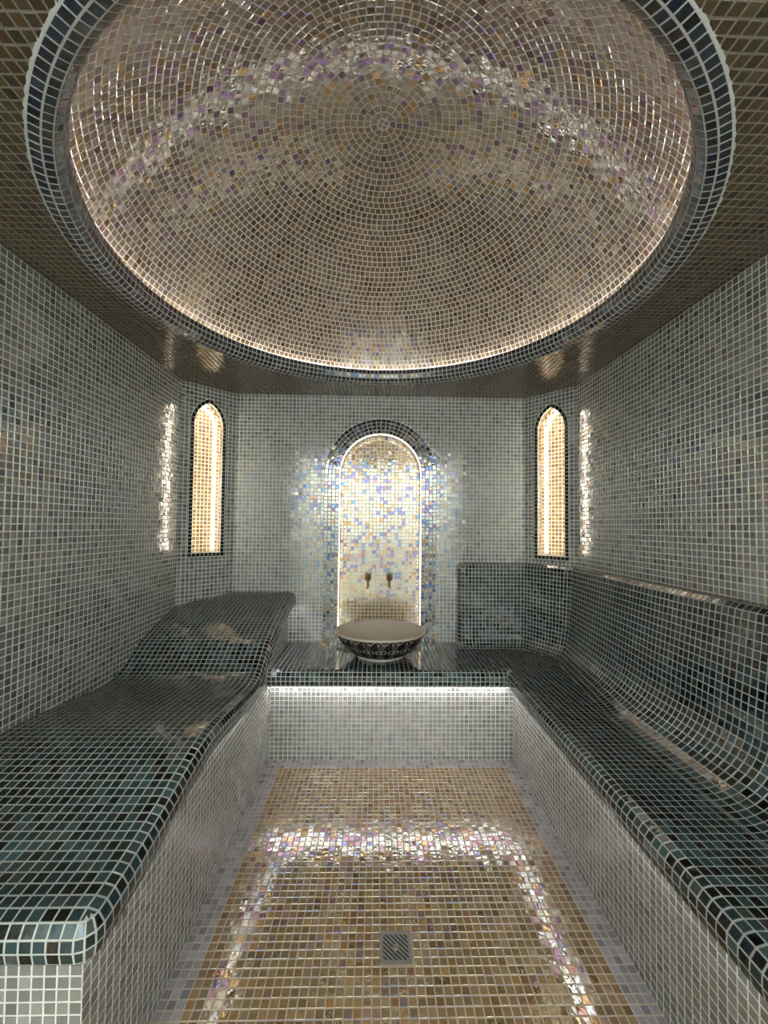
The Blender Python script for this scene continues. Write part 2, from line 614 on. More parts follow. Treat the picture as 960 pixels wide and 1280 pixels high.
foot = Mosaic()
for a in (ARCH.s0 - ARCH.half - 4 * T, ARCH.s0 + ARCH.half):
    foot.grid(plane_grid(np.linspace(a, a + 4 * T, 5), np.linspace(SEAT, ARCH.zb, 3), lambda s, z: b3(s, z, -0.0008)), NAVY_TILE, None, False, ROOM)
foot.build(wb, field='niche_border')
centre_niche = wall_with_niche(wb, b3, steps(BLX, BRX), z_edges, ARCH, 4, WALL_TILE, NAVY_TILE, 0.10, GOLD_TILE, GOLD_TILE, False, 42, 17, hide=hide_back)

# chamfer walls with pointed niches
for side in (-1, 1):
    if side < 0:
        p0, p1 = np.array([XL, CLY]), np.array([BLX, YB])
    else:
        p0, p1 = np.array([BRX, YB]), np.array([XR, CRY])
    ln = float(np.linalg.norm(p1 - p0))
    dr = (p1 - p0) / ln
    nrm = np.array([-dr[1], dr[0]])                       # away from the room

    def c3(s, z, d, p0=p0, dr=dr, nrm=nrm):
        q = p0 + dr * s + nrm * d
        return (q[0], q[1], z)

    ar = Arch(0.168 if side < 0 else 0.176, 0.086, 1.060, 1.840 if side < 0 else 1.845, 0.149)
    bm = bmesh.new()
    sq = [(0, -0.05), (ln, -0.05), (ln, ZC), (0, ZC)]
    bm_plate(bm, sq, list(ar.outline(0, 2, 10)), c3, 0.0, 0.009)          # a thin lip hides the light strip
    wide = Arch(ar.s0, ar.half + 0.018, ar.zb - 0.004, ar.zs, ar.rho + 0.018)
    bm_plate(bm, sq, list(wide.outline(0, 2, 10)), c3, 0.009, 0.10)
    w = tag_wall(from_bm('wall_back_left' if side < 0 else 'wall_back_right', bm, GROUT),
                 'slanting corner wall with lit pointed niche above the head of the lounger' if side < 0 else 'slanting corner wall with lit pointed niche above the backrest')
    if side < 0:
        hide = lambda s, z, c3=c3: z < lounger_z(c3(s, z, 0)[1]) - 0.012
        left3, LARCH = c3, ar
    else:
        hide = lambda s, z: z < BACK_TOP - 0.015
        right3, RARCH = c3, ar
    n = wall_with_niche(w, c3, np.linspace(0, ln, 15), z_edges, ar, 1, WALL_TILE, BLACK_TILE, 0.075, GOLD_TILE, GOLD_TILE, True, 34, 6, hide=hide, cavity=0.0165, d0=0.012)

# front wall: the doorway the picture is taken from
bm = bmesh.new()
f3 = lambda s, z, d: (s, YF - d, z)
bm_plate(bm, [(XL - 0.1, -0.05), (-0.98, -0.05), (-0.98, 2.03), (1.02, 2.03), (1.02, -0.05), (XR + 0.1, -0.05), (XR + 0.1, ZC), (XL - 0.1, ZC)], None, f3, 0.0, 0.10)
wf = tag_wall(from_bm('wall_front', bm, PLASTER), 'white plastered wall around the wide doorway facing the arched niche')


# ------------------------------------------------------------------ ceiling, rim and dome
bm = bmesh.new()
circ = [(DCX + RO * math.cos(t), DCY + RO * math.sin(t)) for t in np.linspace(0, 2 * PI, 97)[:-1]]
bm_plate(bm, [(XL - 0.1, YF - 0.1), (XR + 0.1, YF - 0.1), (XR + 0.1, YB + 0.1), (XL - 0.1, YB + 0.1)], circ, lambda a, b, d: (a, b, ZC + d), 0.0, 0.12)
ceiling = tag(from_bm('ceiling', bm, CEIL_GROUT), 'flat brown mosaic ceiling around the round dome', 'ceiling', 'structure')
mos = Mosaic()
xs, ys = steps(XL, XR), steps(YF, YB)
cells = []


def out_circle(x, y):
    d = math.hypot(x - DCX, y - DCY)
    if d < RO:
        return DCX + (x - DCX) * RO / d, DCY + (y - DCY) * RO / d
    return x, y


for i in range(len(xs) - 1):
    for j in range(len(ys) - 1):
        cx, cy = (xs[i] + xs[i + 1]) / 2, (ys[j] + ys[j + 1]) / 2
        if math.hypot(cx - DCX, cy - DCY) < RO - 0.007 or cx < chamfer_left_x(cy):
            continue
        if cy > CRY and cx > XR - (cy - CRY) * (XR - BRX) / (YB - CRY):
            continue
        q = [out_circle(xs[a], ys[b]) for a, b in ((i, j), (i, j + 1), (i + 1, j + 1), (i + 1, j))]
        cells.append([(x, y, ZC) for x, y in q])
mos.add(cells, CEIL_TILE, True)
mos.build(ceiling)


def ring_grid(prof, n):
    th = np.linspace(0, 2 * PI, n + 1)
    return np.array([[(DCX + r * math.cos(t), DCY + r * math.sin(t), z) for r, z in prof] for t in th])


# rim profile (r, z) from the ceiling inwards and up
rim_prof = [(0.968, 2.071), (0.944, 2.070), (0.9225, 2.0755), (0.9055, 2.0915), (0.8985, 2.114), (0.8975, 2.138)]
NRIM = int(2 * PI * 0.93 / T)
rim = empty('trim_1', (DCX, DCY, ZC))
tag(rim, 'rounded navy black mosaic rim around the dome opening', 'ceiling trim', 'structure')
full = rim_prof + [(0.910, 2.143), (0.914, 2.118), (0.962, 2.112), (0.975, 2.100), (0.975, 2.074), (0.968, 2.071)]
sheets_obj('rim_body', [ring_grid(full, NRIM)], BENCH_GROUT, rim)
mos = Mosaic()
mos.grid(ring_grid(rim_prof, NRIM)[:, ::-1], NAVY_TILE)
mos.build(rim)

DOME_R, APEX = 0.957, 2.705
rise = APEX - 2.112
SR = (DOME_R ** 2 + rise ** 2) / (2 * rise)
SZ = APEX - SR
phi0 = math.acos((2.112 - SZ) / SR)
dome = empty('ceiling_dome', (DCX, DCY, ZC))
tag(dome, 'round taupe mosaic dome of concentric rings lit from its hidden rim', 'dome', 'structure')


def dpt(phi, t, off=0.0):
    return (DCX + (SR + off) * math.sin(phi) * math.cos(t), DCY + (SR + off) * math.sin(phi) * math.sin(t), SZ + (SR + off) * math.cos(phi))


prof_in = [(SR * math.sin(p), SZ + SR * math.cos(p)) for p in np.linspace(phi0, 0.0005, 49)]
prof_out = [((SR + 0.06) * math.sin(p), SZ + (SR + 0.06) * math.cos(p)) for p in np.linspace(0.0005, phi0, 25)]
o = sheets_obj('dome_shell', [ring_grid(prof_in + prof_out + [prof_in[0]], 128)], DOME_GROUT, dome)
mos = Mosaic()
nr = int(round(SR * phi0 / T))
dphi = phi0 / nr
for k in range(1, nr):
    pa, pb = k * dphi, (k + 1) * dphi
    n = max(6, int(round(2 * PI * SR * math.sin((pa + pb) / 2) / (T * 1.02))))
    t0 = RNG.random() * 2 * PI
    th = t0 + np.linspace(0, 2 * PI, n + 1)
    P = np.array([[dpt(pa, t), dpt(pb, t)] for t in th])
    mos.grid(P, DOME_TILE)
q = dphi * 0.98
for k in range(4):                                         # four cut pieces close the middle
    a = 0.4 + k * PI / 2
    mos.add([[dpt(0.0001, a), dpt(q * 0.72, a), dpt(q, a + PI / 4), dpt(q * 0.72, a + PI / 2)]], DOME_TILE, False, (DCX, DCY, 1.5))
mos.build(dome, tilt=0.014)


# ------------------------------------------------------------------ reclined lounger on the left
NOSE = [(0.0, 0.0), (0.0217, -0.0070), (0.0340, -0.0270), (0.0350, -0.0500), (0.0300, -0.0730), (0.0150, -0.0880)]
LIPX, LIPY = -0.535, 0.805                                # where the rounding starts: right side, near end
lounger = empty('mosaic_lounger', (FLX - 0.3, 1.6, 0))
tag(lounger, 'long wavy lounger of dark teal mosaic with raised head end against wall', 'lounger')
# rows of equal arc length along the wave
fy = np.linspace(LIPY, YB - 0.002, 1500)
fz = np.array([lounger_z(y) for y in fy])
arc = np.concatenate([[0], np.cumsum(np.hypot(np.diff(fy), np.diff(fz)))])
rows = np.interp(np.linspace(0, arc[-1], int(round(arc[-1] / T)) + 1), arc, fy)
cols = steps(XL + 0.002, LIPX)
top = plane_grid(cols, rows, lambda x, y: (x, y, lounger_z(y)))
tt = top.copy()
for i in range(tt.shape[0]):
    for j in range(tt.shape[1]):
        tt[i, j, 0] = max(tt[i, j, 0], chamfer_left_x(tt[i, j, 1]) + 0.003)
cm = (top[:-1, :-1] + top[1:, 1:]) / 2
keep = np.array([[cm[i, j, 0] > chamfer_left_x(cm[i, j, 1]) for j in range(cm.shape[1])] for i in range(cm.shape[0])])
mos = Mosaic()
mos.grid(tt, BENCH_TILE, keep)
nose_side = np.array([[(LIPX + o, y, lounger_z(y) + dz) for y in rows] for o, dz in NOSE])
mos.grid(nose_side, BENCH_TILE)
# near corner: the rounding turns through a quarter circle about the inner corner
ang = np.linspace(0, PI / 2, 4)
zc = lounger_z(LIPY)
nose_corner = np.array([[(LIPX + o * math.cos(a), LIPY - o * math.sin(a), zc + dz) for a in ang[::-1]] for o, dz in NOSE])
mos.grid(nose_corner[1:], BENCH_TILE)
kite = (nose_corner[1, 1] + nose_corner[1, 2]) / 2
kite = nose_corner[0, 0] + (kite - nose_corner[0, 0]) * 1.12
mos.add([[nose_corner[0, 0], nose_corner[1, 0], kite, nose_corner[1, -1]]], BENCH_TILE, False, (LIPX, LIPY, 2))
nose_near = np.array([[(x, LIPY - o, zc + dz) for o, dz in NOSE[::-1]] for x in cols])
mos.grid(nose_near, BENCH_TILE)
# faces down to the floor
frows = steps(LIPY + 0.01, FBY)
NZ = 21


def face_pt(x, y, k, n):
    return (x, y, (lounger_z(y) - 0.090) * k / n)


# the side face keeps level rows: cells are cut off by the wave above
zf = np.arange(0, 40) * T * 0.995
cells = []
fr2 = steps(LIPY + 0.01, YB - 0.002)
for j in range(len(fr2) - 1):
    ya, yb_ = fr2[j], fr2[j + 1]
    for k in range(len(zf) - 1):
        ta, tb = lounger_z(ya) - 0.088, lounger_z(yb_) - 0.088
        if yb_ > FBY + 0.005 and zf[k] < SEAT - 0.02:
            continue
        if min(ta, tb) - zf[k] < 0.006:
            break
        cells.append([(FLX, ya, zf[k]), (FLX, yb_, zf[k]), (FLX, yb_, min(zf[k + 1], tb)), (FLX, ya, min(zf[k + 1], ta))])
mos.add(cells, FACE_TILE)
nf = steps(XL + 0.002, FLX)
zn = steps(0, zc - 0.088)
near_face = plane_grid(nf, zn, lambda x, z: (x, LIPY + 0.01, z))
mos.grid(near_face, FACE_TILE)
side_face = np.array([[face_pt(FLX, y, k, 2) for k in range(3)] for y in fr2])
under_side = np.array([[(LIPX + 0.015, y, lounger_z(y) - 0.088), (FLX, y, lounger_z(y) - 0.088)] for y in rows])
under_near = np.array([[(x, LIPY - 0.015, zc - 0.088), (x, LIPY + 0.01, zc - 0.088)] for x in np.append(cols, LIPX + 0.015)])
wallside = np.array([[(max(XL + 0.002, chamfer_left_x(y) + 0.003), y, 0), (max(XL + 0.002, chamfer_left_x(y) + 0.003), y, lounger_z(y))] for y in fr2])
sheets_obj('lounger_body', [tt, nose_side, nose_corner, nose_near, under_side, under_near, wallside], BENCH_GROUT, lounger)
sheets_obj('lounger_base', [side_face, near_face], GROUT, lounger)
mos.build(lounger, gap=0.0023)


# ------------------------------------------------------------------ corner bench: shelf under the back wall and long seat with backrest on the right
bench = empty('mosaic_corner_bench', (0.95, 1.3, 0))
tag(bench, 'dark teal mosaic corner bench with tall coved backrest, carrying the basin', 'bench')
SY, SX = 2.140, 0.715                                      # where the rounding of the lip starts: shelf, long seat
NB = [(0.0, 0.0), (0.0217, -0.0060), (0.0340, -0.0250), (0.0350, -0.0480), (0.0300, -0.0700), (0.0100, -0.0850)]
BY0 = YF + 0.02
mos = Mosaic()
# backrest: profile (distance from the wall, height), swept along back wall, chamfer and right wall
WX, WY, SX0 = XR - 0.002, YB - 0.002, FLX + 0.002
seg = [np.array(p) for p in ((PANEL_X, WY), (BRX, WY), (WX, CRY - 0.001), (WX, BY0))]
xs = np.concatenate([steps(SX0, SX), steps(SX, WX)[1:]])
ys = np.concatenate([steps(BY0, SY), steps(SY, WY)[1:]])


def cove(a, b, lean):
    """Profile from the seat up to the top of the backrest; a, b: width and height of the cove."""
    foot, head = 0.060 + lean, 0.048
    pts = [(foot + a * (1 - math.sin(t)), SEAT + b * (1 - math.cos(t))) for t in np.linspace(0, PI / 2, 40)]
    pts += [(foot + (head - foot) * k, SEAT + b + (BACK_TOP - 0.028 - SEAT - b) * k) for k in np.linspace(0.02, 1, 40)]
    pts += [(head - 0.028 * (1 - math.cos(t)), BACK_TOP - 0.028 + 0.028 * math.sin(t)) for t in np.linspace(0.1, PI / 2, 8)]
    pts += [(0.0, BACK_TOP + 0.001)]
    return np.array(pts)


NROW = 24


def resample(pts, n):
    s = np.concatenate([[0], np.cumsum(np.linalg.norm(np.diff(pts, axis=0), axis=1))])
    t = np.linspace(0, s[-1], n + 1)
    return np.stack([np.interp(t, s, pts[:, k]) for k in range(2)], 1)


PA, PB = resample(cove(0.055, 0.075, 0.0), NROW), resample(cove(0.17, 0.19, 0.02), NROW)


def prof_at(w):
    return PA * (1 - w) + PB * w


def inward(i):
    d = (seg[i + 1] - seg[i]) / np.linalg.norm(seg[i + 1] - seg[i])
    return np.array([d[1], -d[0]]), d


def mitre(i, d):
    """Corner i of the backrest's path moved into the room by d."""
    if i == 0:
        return seg[0] + inward(0)[0] * d
    if i == 3:
        return seg[3] + inward(2)[0] * d
    n0, n1 = inward(i - 1)[0], inward(i)[0]
    b = (n0 + n1)
    return seg[i] + b * d / (1 + float(n0 @ n1))


def weight(i, p):
    if i == 0:
        return 0.0
    if i == 1:
        return 0.30 * float(np.clip((p[0] - BRX) / (XR - BRX), 0, 1))
    return float(0.30 + 0.70 * np.clip((CRY - p[1]) / 0.75, 0, 1))


def corner_inset(z):
    """How far the free end of the backrest steps in at its rounded top corner."""
    r = 0.034
    d = z - (BACK_TOP - r)
    return 0.0 if d <= 0 else r - math.sqrt(max(0.0, r * r - min(d, r) ** 2))


back_sheets = []
for i in range(3):
    L = float(np.linalg.norm(seg[i + 1] - seg[i]))
    n = int(round(L / T))
    fr = np.linspace(0, 1, n + 1)
    if i == 2:                                             # rows in line with those of the seat
        yy = np.concatenate([[seg[2][1]], ys[ys < seg[2][1] - 0.004][::-1]])
        fr = (seg[2][1] - yy) / (seg[2][1] - BY0)
        n = len(fr) - 1
    P = np.zeros((n + 1, NROW + 1, 3))
    for k, f in enumerate(fr):
        base = seg[i] + (seg[i + 1] - seg[i]) * f
        pr = prof_at(weight(i, base))
        for r, (d, z) in enumerate(pr):
            if i == 2:                                     # keep rows of the long run square to the wall, cut at the mitre
                a = mitre(2, d)
                y = min(base[1], a[1])
                p = np.array([WX - d, y])
            else:
                p = mitre(i, d) * (1 - f) + mitre(i + 1, d) * f
            if i == 0 and k < 3:
                p = p + np.array([corner_inset(z) * (1 - k / 3), 0])
            P[k, r] = (p[0], p[1], z)
    back_sheets.append(P)
    mos.grid(P[:, :-2], BENCH_TILE)
    mos.grid(P[:, -3:], BLACK_TILE)
# rounded end of the backrest beside the niche
pr = prof_at(0.0)
ends = []
for r, (d, z) in enumerate(pr):
    dz = max(0.0, d - 0.022)
    zz = min(z, BACK_TOP - 0.010)
    ci = corner_inset(z)
    ends.append([(PANEL_X - 0.020 + ci, WY, zz), (PANEL_X - 0.020 + ci, WY - dz, zz), (PANEL_X + ci, WY - d, z)])
ends = np.array(ends).transpose(1, 0, 2)
mos.grid(ends, BLACK_TILE)
# seat: one level grid for shelf and long seat
cells = []


def wall_distance(x, y):
    """Distance to the nearest stretch of backrest and its weight."""
    best = (9.0, 0.0)
    for i in range(3):
        nrm, d = inward(i)
        q = np.array([x, y]) - seg[i]
        L = float(np.linalg.norm(seg[i + 1] - seg[i]))
        s = float(q @ d)
        if -0.02 <= s <= L + 0.1:
            h = float(q @ nrm)
            if h < best[0]:
                best = (h, weight(i, seg[i] + d * s))
    return best


for i in range(len(xs) - 1):
    for j in range(len(ys) - 1):
        x, y = (xs[i] + xs[i + 1]) / 2, (ys[j] + ys[j + 1]) / 2
        if x < SX and y < SY:
            continue
        h, w = wall_distance(x, y)
        q = [(xs[i], ys[j]), (xs[i + 1], ys[j]), (xs[i + 1], ys[j + 1]), (xs[i], ys[j + 1])]
        if x > PANEL_X - 0.02:
            if y < CRY - 0.10:                             # the row is cut where the cove begins
                q = [(min(a, WX - prof_at(weight(2, (a, b)))[0, 0]), b) for a, b in q]
                if q[1][0] - q[0][0] < 0.006 or q[2][0] - q[3][0] < 0.006:
                    continue
            elif h < prof_at(w)[0, 0] + 0.004:
                continue
        cells.append([(a, b, SEAT) for a, b in q])
mos.add(cells, BENCH_TILE, True)
seat_a = plane_grid((SX0, BRX - 0.003), (SY, WY), lambda x, y: (x, y, SEAT - 0.0003))
seat_c = np.array([[(BRX - 0.003, SY, SEAT - 0.0003), (BRX - 0.003, WY, SEAT - 0.0003)], [(WX, SY, SEAT - 0.0003), (WX, CRY - 0.004, SEAT - 0.0003)]])
seat_b = plane_grid((SX, WX), (BY0, SY), lambda x, y: (x, y, SEAT - 0.0003))
# lip, mitred in the inner corner
xa, yb2 = steps(SX0, SX), steps(BY0, SY)
lip_a = np.array([[(min(x, SX - o) if k < len(xa) - 1 else SX - o, SY - o, SEAT + dz) for k, x in enumerate(xa)] for o, dz in NB[::-1]])
lip_b = np.array([[(SX - o, min(y, SY - o) if k < len(yb2) - 1 else SY - o, SEAT + dz) for k, y in enumerate(yb2)] for o, dz in NB[::-1]])
mos.grid(lip_a.transpose(1, 0, 2), BENCH_TILE)
mos.grid(lip_b, BENCH_TILE)
ub_a = np.array([[(x, SY - 0.010, SEAT - 0.085), (x, FBY, SEAT - 0.085)] for x in (SX0, FRX)])
ub_b = np.array([[(SX - 0.010, y, SEAT - 0.085), (FRX, y, SEAT - 0.085)] for y in (BY0, SY)])
# fronts
zf = steps(0, SEAT - 0.088)
front_a = plane_grid(steps(SX0, FRX), zf, lambda x, z: (x, FBY, z))
front_b = plane_grid(steps(BY0, FBY), zf, lambda y, z: (FRX, y, z))
mos.grid(front_a, FACE_TILE, None, True)
mos.grid(front_b[::-1], FACE_TILE, None, True)
sheets_obj('bench_body', [seat_a, seat_b, seat_c, lip_a, lip_b, ub_a, ub_b, ends] + back_sheets, BENCH_GROUT, bench)
sheets_obj('bench_base', [front_a, front_b], GROUT, bench)
mos.build(bench, gap=0.0023)


# ------------------------------------------------------------------ light strips
def strip_obj(name, pts, wdir, width, thick, mat, label, up=(0, 0, 1), closed=False):
    """A flat tape of rectangular section along PTS."""
    pts = np.asarray(pts, float)
    wd = np.asarray(wdir, float)
    if wd.ndim == 1:
        wd = np.repeat(wd[None], len(pts), 0)
    u = np.asarray(up, float)
    if u.ndim == 1:
        u = np.repeat(u[None], len(pts), 0)
    sec = [(-0.5, -0.5), (0.5, -0.5), (0.5, 0.5), (-0.5, 0.5), (-0.5, -0.5)]
    P = np.array([[p + w * a * width + q * b * thick for a, b in sec] for p, w, q in zip(pts, wd, u)])
    v, f = sheet(P)
    k = len(sec)
    if not closed:
        f = np.concatenate([f, [[0, 1, 2, 3], [(len(pts) - 1) * k + 3, (len(pts) - 1) * k + 2, (len(pts) - 1) * k + 1, (len(pts) - 1) * k]]])
    o = link(name, mesh_np(name, v, f, [mat]))
    return tag(o, label, 'light strip', None, 'hidden light strips')


WHITE = (1.0, 0.96, 0.97)
WARM = (1.0, 0.88, 0.70)
ys = np.linspace(LIPY + 0.03, YB - 0.02, 60)
strip_obj('light_strip', [(-0.534, y, lounger_z(y) - 0.0925) for y in ys], (1, 0, 0), 0.010, 0.004, glow('lounger_light', WHITE, L_LOUNGER), 'white light strip under the rounded lip of the wavy lounger')
strip_obj('light_strip', [(x, FBY - 0.030, SEAT - 0.0875) for x in (FLX + 0.01, FRX - 0.04)], (0, 1, 0), 0.010, 0.004, glow('shelf_light', WHITE, L_SHELF), 'white light strip under the shelf lip below the basin')
strip_obj('light_strip', [(FRX - 0.016, y, SEAT - 0.0875) for y in (BY0 + 0.01, FBY - 0.05)], (1, 0, 0), 0.010, 0.004, glow('bench_light', WHITE, L_BENCH), 'white light strip under the lip of the long seat on the right')
th = np.linspace(0, 2 * PI, 97)
strip_obj('light_strip', [(DCX + 0.936 * math.cos(t), DCY + 0.936 * math.sin(t), 2.1215) for t in th], [(math.cos(t), math.sin(t), 0) for t in th], 0.012, 0.005, glow('cove_light', (1.0, 0.945, 0.925), L_COVE), 'white light strip hidden in the cove around the dome', closed=True)


def niche_strip(arch, to3, d, mat, label, n_side, n_arc, width=0.010, out=0.0):
    arch = Arch(arch.s0, arch.half, arch.zb + 0.004, arch.zs, arch.rho)
    o = arch.outline(out - 0.004, n_side, n_arc)
    i = arch.outline(out - 0.012, n_side, n_arc)
    pts = [np.array(to3(*p, d)) for p in o]
    up = [(lambda v: v / np.linalg.norm(v))(np.array(to3(*q, d)) - np.array(to3(*p, d))) for p, q in zip(o, i)]
    wd = np.array(to3(0, 0, 1.0)) - np.array(to3(0, 0, 0.0))
    return strip_obj('light_strip', pts, wd, width, 0.003, mat, label, up)


niche_strip(ARCH, b3, 0.009, glow('arch_light', (1.0, 0.86, 0.68), L_ARCH), 'warm light strip lining the edge of the tall round arched niche', 4, 20, 0.008)
niche_strip(LARCH, left3, 0.0165, glow('side_light_left', WARM, L_SIDE), 'warm light strip inside the pointed niche over the lounger', 2, 8, 0.008, 0.0160)
niche_strip(RARCH, right3, 0.0165, glow('side_light_right', WARM, L_SIDE), 'warm light strip inside the pointed niche over the backrest', 2, 8, 0.008, 0.0160)


# ------------------------------------------------------------------ basin
def lathe(prof, n, cx, cy, z0, sx=1.0, sy=1.0):
    th = np.linspace(0, 2 * PI, n + 1)
    return np.array([[(cx + sx * r * math.cos(t), cy + sy * r * math.sin(t), z0 + z) for r, z in prof] for t in th])


def smooth_obj(name, sheets, mat, parent, uv=None):
    o = sheets_obj(name, sheets, mat, parent)
    bm = bmesh.new()
    bm.from_mesh(o.data)
    bmesh.ops.remove_doubles(bm, verts=bm.verts, dist=1e-5)
    bm.to_mesh(o.data)
    bm.free()
    o.data.shade_smooth()
    return o


def damask():
    """Black glaze with a silver leaf pattern that repeats around the bowl."""
    m, nt, b = nodes_of('damask_glaze')
    n = nt.nodes
    tc = n.new('ShaderNodeTexCoord')
    sp = n.new('ShaderNodeSeparateXYZ')
    nt.links.new(tc.outputs['Object'], sp.inputs[0])

    def M(op, a, c=None):
        q = n.new('ShaderNodeMath')
        q.operation = op
        for k, x in enumerate((a, c)):
            if x is None:
                continue
            if isinstance(x, (int, float)):
                q.inputs[k].default_value = x
            else:
                nt.links.new(x, q.inputs[k])
        return q.outputs[0]

    ang = M('MULTIPLY', M('ARCTAN2', sp.outputs[1], sp.outputs[0]), 18 / (2 * PI))
    u = M('SUBTRACT', M('FRACT', M('ADD', ang, 50.0)), 0.5)              # -.5 .. .5 in each motif
    v = M('SUBTRACT', M('DIVIDE', sp.outputs[2], 0.145), 0.50)           # -.5 .. .5 up the bowl
    th = M('ARCTAN2', v, u)
    r = M('SQRT', M('ADD', M('MULTIPLY', u, u), M('MULTIPLY', v, v)))
    pet = M('ADD', 0.25, M('MULTIPLY', 0.15, M('COSINE', M('MULTIPLY', th, 6.0))))
    flower = M('LESS_THAN', M('ABSOLUTE', M('SUBTRACT', r, pet)), 0.045)
    core = M('LESS_THAN', r, 0.085)
    wav = M('MULTIPLY', 0.16, M('SINE', M('MULTIPLY', ang, 2 * PI)))
    vine = M('LESS_THAN', M('ABSOLUTE', M('SUBTRACT', M('ABSOLUTE', v), M('ADD', 0.40, M('MULTIPLY', wav, 0.5)))), 0.028)
    mask = M('MAXIMUM', M('MAXIMUM', flower, core), vine)
    mx = n.new('ShaderNodeMix')
    mx.data_type = 'RGBA'
    mx.inputs[6].default_value = (0.010, 0.009, 0.008, 1)
    mx.inputs[7].default_value = (0.20, 0.185, 0.16, 1)
    nt.links.new(mask, mx.inputs[0])
    nt.links.new(mx.outputs[2], b.inputs['Base Color'])
    b.inputs['Roughness'].default_value = 0.25
    return m


BX, BYc, BZ = 0.036, 2.366, SEAT + LOFT + 0.0006
basin = empty('washbasin', (BX, BYc, BZ))
tag(basin, 'shallow oval vessel basin, cream inside and black damask outside, on the shelf', 'basin')
outp = [(0.128, 0.012), (0.150, 0.020), (0.180, 0.040), (0.208, 0.066), (0.232, 0.096), (0.248, 0.124), (0.255, 0.136)]
inp = [(0.255, 0.136), (0.262, 0.140), (0.264, 0.146), (0.260, 0.151), (0.252, 0.150), (0.244, 0.138), (0.222, 0.104), (0.190, 0.070), (0.150, 0.046), (0.090, 0.032), (0.030, 0.029), (0.0005, 0.029)]
o = smooth_obj('bowl', [lathe(outp, 96, 0, 0, 0, 1.0, 0.905)], damask(), basin)
o.matrix_parent_inverse = Matrix.Identity(4)
o = smooth_obj('bowl_lining', [lathe(inp, 96, 0, 0, 0, 1.0, 0.905)], CERAMIC, basin)
o.matrix_parent_inverse = Matrix.Identity(4)
o = smooth_obj('foot_ring', [lathe([(0.0005, 0.010), (0.118, 0.010), (0.118, 0.0), (0.130, 0.0), (0.133, 0.006), (0.128, 0.013)], 64, 0, 0, 0, 1.0, 0.905)], CERAMIC, basin)
o.matrix_parent_inverse = Matrix.Identity(4)
o = smooth_obj('waste', [lathe([(0.0005, 0.034), (0.018, 0.033), (0.022, 0.029)], 24, 0, 0, 0)], BRONZE, basin)
o.matrix_parent_inverse = Matrix.Identity(4)


# ------------------------------------------------------------------ taps
def tube(pts, rad, seg=12):
    pts = np.asarray(pts, float)
    rad = np.broadcast_to(np.asarray(rad, float), (len(pts),))
    P = []
    tan = np.gradient(pts, axis=0)
    for p, t, r in zip(pts, tan, rad):
        t = t / np.linalg.norm(t)
        a = np.cross(t, (1, 0, 0)) if abs(t[0]) < 0.9 else np.cross(t, (0, 0, 1))
        a /= np.linalg.norm(a)
        b = np.cross(t, a)
        P.append([p + r * (math.cos(x) * a + math.sin(x) * b) for x in np.linspace(0, 2 * PI, seg + 1)])
    return np.array(P)


def make_tap():
    root = empty('wall_tap')
    D = -1.0                                               # out of the wall towards the room
    parts = {
        'rosette': [tube([(0, -0.0005, 0), (0, -0.004, 0), (0, -0.009, 0), (0, -0.011, 0)], [0.021, 0.021, 0.017, 0.001], 20)],
        'tap_body': [tube([(0, -0.006, 0), (0, -0.022, 0), (0, -0.030, 0), (0, -0.046, 0), (0, -0.054, 0), (0, -0.056, 0)], [0.010, 0.009, 0.0135, 0.0135, 0.009, 0.001], 16)],
        'spout': [tube([(0, -0.038, -0.006), (0, -0.042, -0.022), (0, -0.050, -0.036), (0, -0.054, -0.052), (0, -0.054, -0.060), (0, -0.054, -0.061)], [0.0075, 0.0070, 0.0068, 0.0078, 0.0085, 0.001], 14)],
        'stem': [tube([(0, -0.038, 0.010), (0, -0.038, 0.024), (0, -0.038, 0.030), (0, -0.038, 0.0305)], [0.006, 0.005, 0.0075, 0.001], 12)],
        'cross_handle': [tube([(-0.021, -0.038, 0.027), (-0.019, -0.038, 0.027), (-0.012, -0.038, 0.027), (0.012, -0.038, 0.027), (0.019, -0.038, 0.027), (0.021, -0.038, 0.027)], [0.001, 0.0055, 0.0036, 0.0036, 0.0055, 0.001], 10),
                         tube([(0, -0.059, 0.027), (0, -0.057, 0.027), (0, -0.050, 0.027), (0, -0.026, 0.027), (0, -0.019, 0.027), (0, -0.017, 0.027)], [0.001, 0.0055, 0.0036, 0.0036, 0.0055, 0.001], 10)],
    }
    for k, s in parts.items():
        smooth_obj(k, s, BRONZE, root)
    return root


tap = make_tap()
tap.location = (-0.046, YB + 0.10 - LOFT, 0.886)
tag(tap, 'small aged bronze cross handle tap in the niche, nearer the lounger', 'tap', None, 'bronze taps over the basin')
t2 = tap.copy()
COL.objects.link(t2)
t2.location = (0.096, YB + 0.10 - LOFT, 0.886)
t2['label'] = 'small aged bronze cross handle tap in the niche, nearer the backrest'
for ch in list(tap.children):
    c = ch.copy()
    COL.objects.link(c)
    c.parent = t2


# ------------------------------------------------------------------ floor drain
DX, DY, DH = DRAIN
drain = empty('floor_drain', (DX, DY, 0))
tag(drain, 'square steel floor drain with slanting slots in the gold brown floor', 'drain')
bm = bmesh.new()
zt = 0.0030
for lo, hi in (((DX - DH, DY - DH), (DX + DH, DY - DH + 0.006)), ((DX - DH, DY + DH - 0.006), (DX + DH, DY + DH)), ((DX - DH, DY - DH + 0.006), (DX - DH + 0.006, DY + DH - 0.006)), ((DX + DH - 0.006, DY - DH + 0.006), (DX + DH, DY + DH - 0.006))):
    bm_box(bm, (*lo, 0.0), (*hi, zt))
from_bm('drain_frame', bm, STEEL, drain)
bm = bmesh.new()
bm_box(bm, (DX - DH + 0.004, DY - DH + 0.004, 0.0001), (DX + DH - 0.004, DY + DH - 0.004, 0.0006))
from_bm('slot_shade', bm, SLOT_SHADE, drain)  # thin dark plate on the floor, painted as the shaded hollow below the slats


